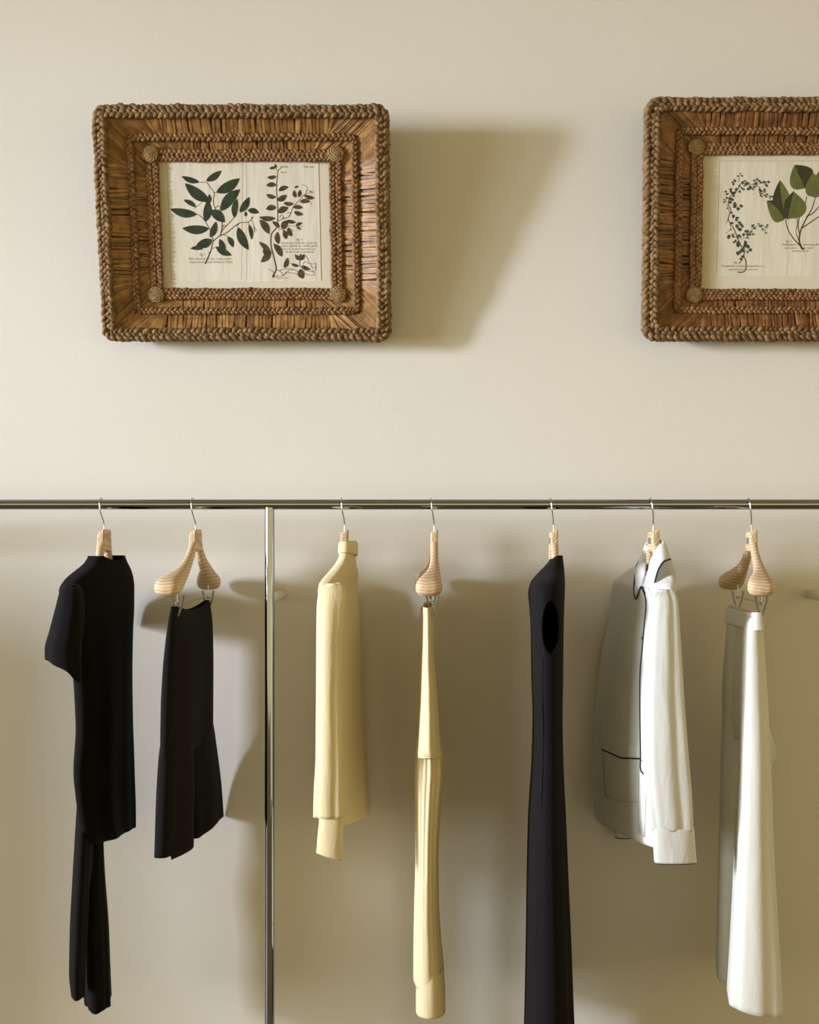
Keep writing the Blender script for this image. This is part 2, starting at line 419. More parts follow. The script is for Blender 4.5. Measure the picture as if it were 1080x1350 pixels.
def make_frame(label, xc, zb, lean, W, H, rout, straw_m, seed, prof, bottom_y=WALL-0.003):
    DEP = 0.085
    root = empty('picture_frame', (xc, bottom_y, zb), (PI/2+lean, 0, 0))
    tag(root, label, 'picture frame', 'woven rush picture frames')
    ob, b1, tb, b2, db = prof       # widths: outer braid, band, thin braid, band, double braid
    i1 = ob; i2 = i1+b1; i3 = i2+tb; i4 = i3+b2; i5 = i4+db
    zo = DEP-0.016
    # solid core under the weave: stepped scoop
    b = MB()
    def ring(ins, z, r): return np.c_[rrect(W, H, ins, r, 0.02)[0], np.full(len(rrect(W, H, ins, r, 0.02)[0]), z)]
    steps = [(0.010, 0.0, rout), (0.008, zo-0.014, rout), (i1-0.004, zo-0.004, rout*0.6), (i2, zo-0.030, 0.008), (i3, zo-0.034, 0.006), (i4, zo-0.046, 0.004), (i5-0.003, zo-0.0455, 0.003), (i5-0.003, 0.0, 0.003)]
    nn = 240; G = []
    for ins, z, r in steps:
        Q, _, s, L = rrect(W, H, ins, r, 0.004)
        # resample by angle so the rings line up
        cx, cy = 0, H/2
        ang = np.unwrap(np.arctan2((Q[:, 1]-cy)/H, (Q[:, 0]-cx)/W)); ang = np.r_[ang, ang[0]+2*PI]; Qc = np.vstack([Q, Q[0]])
        tgt = np.linspace(ang[0], ang[0]+2*PI, nn, endpoint=False)
        G.append(np.c_[np.interp(tgt, ang, Qc[:, 0]), np.interp(tgt, ang, Qc[:, 1]), np.full(nn, z)])
    # a common starting angle
    b.grid(np.array(G), cv=True)
    b.build('moulding', M['backing'], root, smooth=False)
    # outer plait: two rows on the face and one round the edge
    b = MB()
    braid(b, W, H, 0.0095, rout, zo+0.001, 0.0080, 0.0062, 0.0064, 0.052, 0.0011, seed+1, side=-0.55)
    braid(b, W, H, ob*0.70, rout*0.8, zo+0.005, 0.0084, 0.0056, 0.0064, 0.050, 0.0011, seed+2, side=0.25, phase=1.1)
    b.build('outer_braid', M['braid3'], root)
    b = MB()
    braid(b, W, H, 0.006, rout, zo-0.018, 0.0080, 0.0050, 0.0062, 0.052, 0.0009, seed+3, side=-1.35, phase=0.6)
    b.build('edge_braid', M['braid3'], root)
    b = MB()
    straw_band(b, W, H, i1-0.006, i2+0.003, zo+0.001, zo-0.025, 0.0098, 0.085, seed+4)
    tag(b.build('straw_band', straw_m, root, smooth=False), kind='stuff')
    b = MB()
    straw_band(b, W, H, i3-0.004, i4+0.004, zo-0.028, zo-0.040, 0.0085, 0.075, seed+5)
    tag(b.build('straw_band', straw_m, root, smooth=False), kind='stuff')
    b = MB()
    braid(b, W, H, (i2+i3)/2, 0.010, zo-0.021, tb*0.33, 0.0040, 0.0050, 0.040, 0.0006, seed+6)
    b.build('thin_braid', M['braid2'], root)
    for k, f in enumerate((0.27, 0.76)):
        b = MB()
        braid(b, W, H, i4+db*f, 0.008, zo-0.035, db*0.165, 0.0036, 0.0047, 0.038, 0.0005, seed+7+k, phase=k*0.9)
        b.build('inner_braid', M['braid2'], root)
    ci = i4+db*0.42
    for sx in (-1, 1):
        for sy in (0, 1):
            b = MB(); rosette(b, (sx*(W/2-ci), ci*KY if sy == 0 else H-ci*KY, zo-0.029), 0.0245, seed=seed)
            # a dark disc fills between the coils
            a = np.linspace(0, 2*PI, 20, endpoint=False); R = 0.021; c0 = (sx*(W/2-ci), ci*KY if sy == 0 else H-ci*KY, zo-0.031)
            b.add([(c0[0]+R*math.cos(t), c0[1]+R*math.sin(t), c0[2]) for t in a], [tuple(range(20))])
            b.build('rosette', M['coil'], root)
    zm = zo-0.0425
    b = MB(); b.box((0, H/2, zm-0.0015), np.array([W/2-i5+0.02, H/2-i5*KY+0.02, 0.0015])); b.build('mat_board', M['mat_board'], root, smooth=False)
    R = Matrix.Rotation(PI/2+lean, 3, 'X'); org = np.array([xc, bottom_y, zb])
    Rn = np.array(R)
    def to_local(px, py, z=zm):
        """a point of the print plane, read off the photograph, in frame coordinates"""
        c = np.array([0, -D, HC]); d = PX(px, py, 0)-c
        cl = Rn.T @ (c-org); dl = Rn.T @ d
        t = (z-cl[2])/dl[2]; p = cl+dl*t
        return np.array([p[0], p[1]])
    return root, to_local, zm, (W, H, i5)

# --- left picture
FW, FH, LEAN = 0.792, 0.620, math.radians(10.2)
zb1 = HC+0.552
f1, tl1, zm1, (W_, H_, i5_) = make_frame('woven rush picture frame with a green-leaved and a brown-leaved plant print', -0.597, zb1, LEAN, FW, FH, 0.020, M['straw'], 11, (0.033, 0.049, 0.020, 0.027, 0.034))
def z7(x, y): return tl1(210+x/4.696, 200+y/4.696)
pp = [tl1(223.5, 213.5), tl1(420, 213.5), tl1(424, 371.5), tl1(227, 371.5)]
def make_paper(root, corners, z, lines):
    A, B_, C, Dd = corners; b = MB(); n = 24; G = []
    g = np.random.default_rng(3)
    for i in range(n+1):
        row = []
        for j in range(n+1):
            u, v = j/n, i/n
            p = (Dd*(1-u)+C*u)*(1-v)+(A*(1-u)+B_*u)*v
            edge = min(u, 1-u, v, 1-v)*6
            row.append((p[0], p[1], z+0.0004+0.00012*min(1, edge)*(math.sin(u*23+math.sin(v*3))*0.5+math.sin(u*41+v*4)*0.5)))
        G.append(row)
    b.grid(G)
    o = b.build('print', M['paper'], root)
    for (x0, y0, x1, y1, wd) in lines:
        b = MB(); ribbon(b, [(x0, y0), ((x0+x1)/2, (y0+y1)/2), (x1, y1)], wd, z+0.00062); b.build('paper_crease', M['crease'], o)
    return o
ln = []
for x in (508, 531):
    a, c = z7(x+8, 70), z7(x+2, 790) if x < 520 else z7(x+10, 790)
    ln.append((*a, *c, 0.0008))
a, c = z7(47, 70), z7(76, 795); ln.append((*a, *c, 0.0009))
pr1 = make_paper(f1, pp, zm1, ln)
b = MB(); a, c = z7(984, 62), z7(1000, 792); b.box(((a[0]+c[0])/2, (a[1]+c[1])/2, zm1+0.0005), np.array([0.0010, abs(a[1]-c[1])/2, 0.0005]), R=np.array(Matrix.Rotation(math.atan2(c[0]-a[0], a[1]-c[1]), 3, 'Z')))
b.build('paper_edge', M['mat_board'], f1, smooth=False)
ZL = zm1+0.0009
green = [((248, 188), (138, 152), 36), ((290, 182), (385, 117), 42), ((315, 310), (158, 195), 68), ((353, 253), (498, 165), 64), ((380, 368), (500, 232), 66),
         ((228, 342), (150, 298), 30), ((235, 388), (68, 355), 54), ((285, 435), (302, 298), 54), ((318, 362), (406, 437), 62), ((312, 318), (308, 262), 22), ((465, 410), (482, 290), 40),
         ((498, 376), (558, 280), 44), ((548, 362), (618, 378), 36), ((535, 402), (533, 370), 18), ((308, 476), (142, 474), 56), ((315, 532), (352, 432), 42),
         ((328, 545), (228, 582), 56), ((270, 600), (193, 600), 26), ((375, 540), (398, 645), 40), ((350, 588), (447, 642), 42), ((425, 525), (457, 592), 34),
         ((487, 468), (552, 608), 56), ((555, 450), (572, 545), 26)]
S7 = np.linalg.norm(z7(500, 400)-z7(501, 400))
for k, (p, q, wd) in enumerate(green):
    b = MB(); b.grid(leaf_mesh(z7(*p), z7(*q), wd*S7*0.97, bend=0.05*(-1)**k, z=ZL+0.000015*k)); b.build('leaf', M['leaf_g'], pr1, smooth=False)
brown = [((725, 152), (668, 160), 24), ((725, 205), (662, 210), 30), ((722, 283), (662, 265), 28), ((725, 345), (660, 355), 36), ((720, 412), (617, 405), 32), ((680, 508), (622, 420), 46),
         ((738, 242), (800, 217), 30), ((730, 302), (790, 268), 36), ((735, 378), (800, 345), 40), ((770, 318), (832, 322), 27), ((738, 572), (732, 495), 34), ((760, 650), (708, 568), 40),
         ((690, 612), (630, 685), 42), ((690, 640), (617, 557), 34), ((694, 632), (640, 610), 44), ((745, 472), (700, 432), 26), ((758, 478), (800, 425), 40), ((785, 542), (768, 482), 32), ((820, 525), (798, 468), 32),
         ((790, 425), (845, 437), 24), ((870, 310), (935, 308), 28), ((895, 270), (962, 288), 26), ((830, 345), (888, 347), 27), ((835, 372), (890, 388), 28), ((845, 285), (835, 238), 24), ((862, 282), (872, 235), 22),
         ((845, 460), (885, 440), 20), ((850, 462), (878, 482), 14), ((682, 106), (722, 98), 18), ((720, 105), (716, 75), 14), ((838, 224), (862, 214), 14), ((773, 720), (795, 655), 30), ((865, 708), (815, 692), 20), ((880, 705), (935, 730), 24), ((876, 672), (840, 636), 24),
         ((870, 672), (898, 634), 24), ((874, 668), (876, 630), 12), ((872, 726), (890, 787), 44)]
for k, (p, q, wd) in enumerate(brown):
    b = MB(); b.grid(leaf_mesh(z7(*p), z7(*q), wd*S7*0.97, bend=0.06*(-1)**k, z=ZL+0.000012*k)); b.build('leaf', M['leaf_b'], pr1, smooth=False)
b = MB()
for pts, wd in [([(285, 695), (308, 640), (322, 605), (335, 555), (375, 522), (420, 500), (490, 445), (550, 435), (575, 412)], (6.5, 3)), ([(375, 522), (395, 480), (430, 445), (465, 405)], (4, 3)), ([(378, 520), (388, 470), (385, 430), (345, 350), (335, 300), (340, 255), (315, 220), (292, 190), (250, 190)], (5, 3)),
                ([(335, 555), (322, 500), (290, 440), (262, 405), (235, 385)], (4, 3)), ([(215, 352), (245, 330), (262, 315)], (2, 1.5)), ([(340, 253), (353, 252)], (3, 3)), ([(345, 352), (365, 335), (378, 345), (372, 362)], (3, 3)), ([(500, 440), (480, 460), (487, 470)], (3, 2)), ([(390, 470), (400, 455), (410, 460), (402, 475)], (3, 3)), ([(550, 435), (556, 452)], (3, 2)), ([(575, 412), (570, 402)], (6, 2)), ([(575, 412), (584, 404)], (6, 2)), ([(572, 420), (590, 470), (604, 490)], (2, 2)), ([(585, 455), (592, 500)], (3, 3)), ([(535, 400), (540, 380), (530, 372)], (2, 2)), ([(330, 600), (350, 590)], (3, 2)), ([(312, 625), (302, 618)], (3, 2)), ([(400, 515), (425, 525)], (2, 2))]:
    ribbon(b, catmull([z7(*p) for p in pts]), (wd[0]*S7*1.1, wd[1]*S7*1.1), ZL-0.0001)
b.build('stem', M['ink'], pr1)
b = MB()
for pts, wd in [([(708, 780), (712, 755), (724, 722), (706, 640), (692, 580), (695, 510), (728, 462), (733, 350), (726, 230), (733, 140), (735, 118), (760, 95)], (8, 3)), ([(735, 428), (770, 415), (805, 400), (828, 345), (868, 300), (900, 265), (950, 250)], (4, 2.5)), ([(735, 120), (722, 105)], (3, 2)), ([(735, 480), (770, 480), (800, 460), (845, 462)], (3, 2)), ([(745, 410), (755, 390), (770, 400), (760, 412), (775, 405)], (2.5, 2.5)), ([(790, 385), (805, 375), (812, 390), (800, 398)], (2.5, 2.5)),
                ([(880, 205), (900, 208), (918, 225), (905, 245)], (2, 2)), ([(900, 265), (920, 240), (950, 255)], (2, 2)), ([(930, 240), (955, 252)], (2, 2)), ([(938, 315), (942, 330)], (2, 2)), ([(695, 512), (680, 505)], (2.5, 2.5)), ([(692, 600), (700, 598)], (2, 2)),
                ([(710, 745), (690, 735), (675, 722)], (3, 2)), ([(715, 765), (740, 785), (770, 780), (800, 785)], (3, 2)), ([(722, 730), (745, 738), (765, 760), (745, 775), (730, 762)], (3, 2)), ([(745, 735), (790, 725), (830, 728), (860, 740), (905, 735)], (3, 2)), ([(765, 770), (790, 750), (830, 752), (860, 760)], (2.5, 2)), ([(830, 728), (790, 742), (770, 765)], (2.5, 2)), ([(870, 670), (872, 705), (890, 730)], (4, 3)), ([(905, 640), (920, 665), (925, 690), (900, 680), (890, 700)], (2.5, 2)), ([(925, 690), (955, 695), (970, 690)], (2.5, 2)), ([(900, 735), (940, 740), (968, 735), (970, 690)], (2.5, 2)), ([(905, 755), (935, 765), (965, 760), (945, 735)], (2.5, 2)), ([(935, 690), (950, 720), (975, 712)], (2.5, 2)), ([(700, 778), (706, 760), (716, 742)], (5, 4)), ([(780, 470), (800, 490), (820, 480), (832, 492)], (2.5, 2)), ([(862, 462), (890, 462)], (2, 2))]:
    ribbon(b, catmull([z7(*p) for p in pts]), (wd[0]*S7*1.1, wd[1]*S7*1.1), ZL-0.00015)
b.build('stem', M['ink'], pr1)
def cap7(txt, x0, x1, y, h, z7f, root, zz, S):
    p = z7f(x0, y); caption(txt, p, (x1-x0)*S, h*S*1.35, zz, root, M['caption'])
for t in [('Fig. 1', 250, 284, 643, 15), ('Rubus daemo est fol. Fig. v caudat nodula', 182, 445, 668, 13), ('virgini eme but auda Smilacis S. Cham', 188, 455, 688, 13), ('Fig. 2', 846, 888, 549, 14),
          ('Bryonia nigra Smilax flor. caprea nata', 757, 978, 570, 13), ('bryonia virginiana cap , caulibus a planta', 755, 980, 588, 13), ('calbut in S. Arcadica Smyrna effus. apa', 757, 966, 607, 12), ('valt alnit ij lapi e ipsa frondis', 778, 957, 625, 12),
          ('Tab. xxx', 893, 960, 100, 15), ('Uva', 752, 796, 99, 15), ('flores', 752, 790, 131, 10)]:
    cap7(*t, z7, pr1, ZL-0.0001, S7)

# --- right picture
LEAN2 = math.radians(4.8)
FW2, FH2 = 0.82, 0.650
xl2 = (849-VX)*(D+0.153)/F
f2, tl2, zm2, _ = make_frame('woven rush picture frame with a trailing ivy and broad-leaved plant print', xl2+FW2/2, HC+0.539+0.007, LEAN2, FW2, FH2, 0.030, M['straw2'], 41, (0.040, 0.046, 0.021, 0.024, 0.034))
def z8(x, y): return tl2(930+x/7.107, 190+y/7.107)
S8 = np.linalg.norm(z8(500, 400)-z8(501, 400))
pp = [z8(136, 160), z8(2150, 160), z8(2165, 1238), z8(106, 1238)]
a, c = z8(135, 160), z8(106, 1225); a2, c2 = z8(780, 700), z8(768, 1230); a3, c3 = z8(136, 158), z8(1500, 158)
pr2 = make_paper(f2, pp, zm2, [(*a, *c, 0.0010), (*a2, *c2, 0.0006), (*a3, *c3, 0.0007)])
ZL2 = zm2+0.0009
def two_tone(p, q, wd, k, split=0.5, bend=0.0):
    rows = np.array(leaf_mesh(z8(*p), z8(*q), wd*S8*1.05, bend=bend, z=ZL2+0.00003*k, ovate=0.2, n=12)); b = MB()
    b.grid(rows[:, :2], mi=0); b.grid(rows[:, 1:], mi=1)
    return b
for k, (p, q, wd, mats, bd) in enumerate([((735, 712), (575, 530), 180, 'dl', -0.10), ((740, 655), (700, 338), 165, 'ld', 0.03), ((770, 705), (828, 440), 150, 'ld', 0.0), ((835, 700), (838, 455), 140, 'll', -0.16), ((930, 415), (835, 195), 205, 'dl', 0.0), ((1000, 300), (838, 195), 120, 'dd', 0.06),
                                          ((1020, 500), (1010, 270), 150, 'll', 0.0), ((1075, 430), (1085, 230), 120, 'dl', 0.0), ((1120, 560), (1240, 380), 150, 'ld', 0.0), ((1180, 700), (1330, 560), 150, 'ld', 0.05), ((1180, 380), (1250, 180), 130, 'dl', 0.0)]):
    b = two_tone(p, q, wd, k, bend=bd)
    b.build('leaf', [M['leaf_'+mats[0]], M['leaf_'+mats[1]]], pr2, smooth=False)
b = MB()
for pts, wd in [([(920, 990), (890, 950), (880, 880), (900, 790), (950, 690), (1000, 600), (1030, 500)], (16, 6)), ([(890, 950), (830, 890), (770, 790), (745, 650)], (10, 6)), ([(885, 850), (870, 780), (880, 690), (925, 600), (950, 490)], (8, 6)), ([(895, 790), (960, 750), (1070, 675), (1180, 620)], (10, 6)), ([(945, 680), (1010, 645), (1070, 580), (1120, 540)], (9, 6)), ([(870, 900), (850, 820), (862, 740), (850, 640)], (5, 4)), ([(1030, 500), (1080, 480)], (6, 5)), ([(890, 975), (930, 980)], (5, 3))]:
    ribbon(b, catmull([z8(*p) for p in pts]), (wd[0]*S8, wd[1]*S8), ZL2-0.0001)
b.build('stem', M['leaf_d'], pr2)
b = MB()
for pts, wd in [([(300, 1200), (350, 1200), (378, 1170), (380, 1100), (360, 1050), (365, 1000), (340, 960), (310, 900), (270, 800), (230, 740), (215, 690), (240, 620), (215, 560), (240, 480), (300, 430), (330, 370), (380, 370), (440, 380), (500, 400), (540, 470), (570, 490), (630, 500)], (9, 4)),
                ([(320, 1120), (350, 1070), (362, 1040)], (6, 4)), ([(330, 890), (390, 870), (440, 800), (510, 760), (560, 770)], (4, 3)), ([(310, 360), (320, 290)], (3, 3)), ([(200, 740), (215, 690), (225, 640), (200, 560)], (4, 3)), ([(440, 380), (490, 350), (570, 370)], (3, 3)), ([(510, 400), (510, 460), (530, 490)], (3, 3)), ([(555, 780), (568, 840)], (3, 2)), ([(230, 740), (235, 800), (190, 835)], (3, 2))]:
    ribbon(b, catmull([z8(*p) for p in pts]), (wd[0]*S8, wd[1]*S8), ZL2-0.00015)
b.build('vine', M['ink'], pr2)
b = MB(); gi = np.random.default_rng(5); k = 0
clusters = [(325, 295, 26, 4), (275, 360, 34, 4), (340, 385, 36, 5), (300, 435, 34, 4), (340, 430, 30, 4), (220, 440, 40, 3), (195, 485, 34, 3), (245, 480, 44, 4), (265, 535, 52, 5), (305, 565, 56, 4), (285, 600, 42, 2), (255, 655, 36, 3), (275, 695, 44, 3), (295, 735, 54, 4), (270, 755, 34, 2), (240, 865, 40, 5), (285, 870, 32, 3),
            (350, 805, 56, 4), (335, 850, 40, 3), (380, 865, 36, 4), (280, 930, 38, 3), (350, 945, 46, 4), (390, 935, 44, 3), (420, 955, 46, 3), (315, 985, 62, 4), (395, 995, 40, 3), (325, 1045, 42, 3), (400, 395, 40, 6), (440, 410, 30, 4), (370, 360, 28, 4), (470, 350, 34, 4), (500, 360, 30, 3), (550, 365, 28, 4), (575, 370, 36, 4), (520, 420, 28, 4), (560, 435, 28, 4), (510, 465, 22, 3), (575, 485, 26, 4), (615, 500, 26, 5), (450, 775, 30, 5), (430, 840, 32, 5), (515, 755, 26, 5), (565, 765, 26, 4), (545, 800, 22, 3)]
for (x, y, s, n) in clusters:
    for j in range(n):
        a = gi.uniform(0, 2*PI); r = gi.uniform(0.1, 0.5)*s
        p = (x+r*math.cos(a), y+r*math.sin(a)); L = s*gi.uniform(0.55, 0.8); a2_ = a+gi.uniform(-0.6, 0.6)
        b.grid(leaf_mesh(z8(*p), z8(p[0]+L*math.cos(a2_), p[1]+L*math.sin(a2_)), L*0.75*S8, z=ZL2+0.000003*k, n=6, ovate=0.3)); k += 1
tag(b.build('ivy_leaves', M['leaf_i'], pr2, smooth=False), kind='stuff')
b = MB()
for (x, y) in [(175, 520), (185, 535), (215, 505), (205, 600), (515, 480), (525, 490), (565, 830), (235, 800), (170, 545)]:
    b.grid(leaf_mesh(z8(x-7, y), z8(x+9, y+3), 14*S8, z=ZL2+0.0006, n=6))
tag(b.build('berries', M['berry'], pr2, smooth=False), kind='stuff')
for t in [('Fig. 1', 265, 318, 1118, 20), ('Pentaphyllum anchusae Quinquefolium is', 152, 545, 1150, 18), ('alphabetum pomis auricula', 218, 488, 1182, 17), ('Fig. 2', 752, 805, 920, 22), ('Philadelphus sive americana floribus', 720, 1120, 950, 20), ('sicut frutices       alis roseus', 735, 1010, 980, 18), ('Smilacis seculi', 810, 970, 1008, 17)]:
    cap7(*t, z8, pr2, ZL2-0.0001, S8)

# ------------------------------------------------------------------ wooden hangers
def superell(n, e):
    u = np.arange(n)*2*PI/n; c, s = np.cos(u), np.sin(u)
    return np.sign(c)*np.abs(c)**e, np.sign(s)*np.abs(s)**e
def hanger_body(slim=False):
    b = MB()
    # neck: tapered block, its top slants down to the front
    v = []
    for z, hy in ((-0.060, 0.036), (-0.030, 0.032), (0, 0.028)):
        for x in (-0.0095, 0.0095):
            for y in (-hy, hy):
                v.append((x, y, z+(-0.011 if (z == 0 and x < 0) else 0)))
    f = [(0, 1, 3, 2), (8, 10, 11, 9)]
    for k in (0, 4):
        f += [(k, k+4, k+5, k+1), (k+2, k+3, k+7, k+6), (k, k+2, k+6, k+4), (k+1, k+5, k+7, k+3)]
    b.add(v, f)
    path = [(0.020, -0.034, -0.0095, 0.0095, 0.020), (0.034, -0.055, -0.0100, 0.0095, 0.026), (0.056, -0.077, -0.011, 0.010, 0.029), (0.086, -0.098, -0.014, 0.011, 0.033), (0.118, -0.116, -0.022, 0.013, 0.038),
            (0.149, -0.131, -0.037, 0.015, 0.043), (0.176, -0.142, -0.048, 0.017, 0.047), (0.195, -0.149, -0.050, 0.016, 0.044), (0.207, -0.153, -0.042, 0.011, 0.030), (0.213, -0.155, -0.024, 0.0, 0.012)]
    if slim:        # the kind used for tops: narrower shoulders, hidden in the cloth
        path = [(0.020, -0.036, -0.0095, 0.0095, 0.020), (0.030, -0.058, -0.0100, 0.0095, 0.026), (0.037, -0.080, -0.009, 0.009, 0.024), (0.046, -0.100, -0.008, 0.008, 0.020),
                (0.054, -0.118, -0.007, 0.007, 0.016), (0.060, -0.132, -0.005, 0.005, 0.010)]
    P = catmull(path, 5); T = np.gradient(P[:, :2], axis=0); T /= np.linalg.norm(T, axis=1, keepdims=True)
    ce, se = superell(28, 0.75)
    for sg in (-1, 1):
        G = []
        for i in range(len(P)):
            y, z, xf, xb, h = P[i]; ny, nz = -T[i, 1], T[i, 0]
            G.append([((xf+xb)/2+(xb-xf)/2*c, sg*(y+ny*h/2*s), z+nz*h/2*s) for c, s in zip(ce, se)])
        o = len(b.v); b.grid(G, cv=True); n = 28; m = len(G)
        b.f.append(tuple(o+j for j in range(n))[::-1]); b.m.append(0); b.f.append(tuple(o+(m-1)*n+j for j in range(n))); b.m.append(0)
    o = b.build('tmp_hanger', M['wood'])
    r = o.modifiers.new('r', 'REMESH'); r.mode = 'VOXEL'; r.voxel_size = 0.0026; r.use_smooth_shade = True
    s = o.modifiers.new('s', 'SMOOTH'); s.factor = 0.5; s.iterations = 3
    bpy.context.view_layer.update()
    me = bpy.data.meshes.new_from_object(o.evaluated_get(bpy.context.evaluated_depsgraph_get()))
    bpy.data.objects.remove(o)
    me.name = 'body'; me.materials.clear(); me.materials.append(M['wood'])
    me.polygons.foreach_set('use_smooth', [True]*len(me.polygons))
    return me
HB = hanger_body(); HBS = hanger_body(True)
def make_hanger():
    root = empty('coat_hanger', (0, 0, 0))
    o = bpy.data.objects.new('body', HB); col.objects.link(o); o.parent = root
    zr = 0.064; rr = RR+0.0030
    pts = [(0, 0, -0.012), (0, 0, 0.004), (-0.0005, -0.002, 0.018), (-0.003, -0.011, 0.034), (-0.0055, -0.0165, 0.048)]
    for t in np.linspace(0, PI*1.12, 18): pts.append((-0.007-0.0012*math.sin(t), -rr*math.cos(t), zr+rr*math.sin(t)))
    b = MB(); b.tube(catmull(pts, 4), 0.0018, 10); b.build('hook', M['wire'], root)
    return root
def add_clips(root):
    zc = -0.188
    b = MB(); circ_tube(b, (-0.006, -0.165, zc), (-0.006, 0.165, zc), 0.0013, 8); rod = b.build('clip_rod', M['wire'], root)
    for y in (-0.145, 0.145):
        b = MB(); b.tube(catmull([(-0.006, y, zc), (-0.006, y*1.01, zc+0.02), (-0.007, y*1.02, -0.135)], 5), 0.0013, 8); b.build('clip_wire', M['wire'], root)
        b = MB()
        for sg in (-1, 1):
            G = []
            for t in np.linspace(0, 1, 9):
                z = zc+0.018-0.052*t; x = -0.006+sg*(0.0150-0.0135*t+0.002*math.sin(PI*t))
                wv = 0.0055*(1-0.35*t)
                G.append([(x-0.0017, y-wv, z), (x+0.0017, y-wv, z), (x+0.0017, y+wv, z), (x-0.0017, y+wv, z)])
            b.grid(G, cv=True)
        cl = b.build('clip', M['nickel'], root, smooth=False, bevel=0)
        b = MB(); circ_tube(b, (-0.006, y-0.0045, zc-0.001), (-0.006, y+0.0045, zc-0.001), 0.0042, 14); b.build('spring', M['nickel'], cl)
def add_plate(root):
    b = MB(); b.box((-0.0098, 0.002, -0.032), np.array([0.0012, 0.013, 0.0085])); b.build('name_plate', M['plate'], root, smooth=False)

HZ = ZR(697)
specs = [(137.5, -3, 'pale wooden hanger inside the black short-sleeved top', 0, 0), (258, -4, 'pale wooden clip hanger holding the black shorts', 1, 0), (454.5, 3, 'pale wooden hanger inside the butter yellow sweater', 0, 0),
         (572.5, 2.5, 'pale wooden clip hanger holding the butter yellow trousers', 1, 0), (730, 2, 'pale wooden hanger inside the long black sleeveless dress', 0, 1), (861.5, 6, 'pale wooden hanger inside the white piped shirt', 0, 1), (991, -0.5, 'pale wooden clip hanger holding the ivory trousers', 1, 1)]
proto = make_hanger()
for i, (px, yaw, lab, clips, plate) in enumerate(specs):
    h = proto if i == 0 else copy_tree(proto)
    h.location = ((px-VX)*D/F, 0, HZ); h.rotation_euler = (0, 0, math.radians(yaw))
    tag(h, lab, 'hanger', 'wooden hangers on the rail')
for i, (px, yaw, lab, clips, plate) in enumerate(specs):
    h = [o for o in col.objects if o.get('label') == lab][0]
    if clips: add_clips(h)
    else: [c for c in h.children if c.name.startswith('body')][0].data = HBS
    if plate: add_plate(h)

# ------------------------------------------------------------------ garments
def smooth_interp(ts, vals, t):
    """cubic Hermite with limited slopes"""
    ts = np.asarray(ts, float); v = np.asarray(vals, float); n = len(ts)
    d = np.diff(v)/np.diff(ts); m = np.zeros(n); m[0] = d[0]; m[-1] = d[-1]
    for i in range(1, n-1): m[i] = 0 if d[i-1]*d[i] <= 0 else 2*d[i-1]*d[i]/(d[i-1]+d[i])
    i = np.clip(np.searchsorted(ts, t)-1, 0, n-2); h = ts[i+1]-ts[i]; s = np.clip((t-ts[i])/h, 0, 1)
    return ((2*s**3-3*s**2+1)*v[i]+(s**3-2*s**2+s)*h*m[i]+(-2*s**3+3*s**2)*v[i+1]+(s**3-s**2)*h*m[i+1])

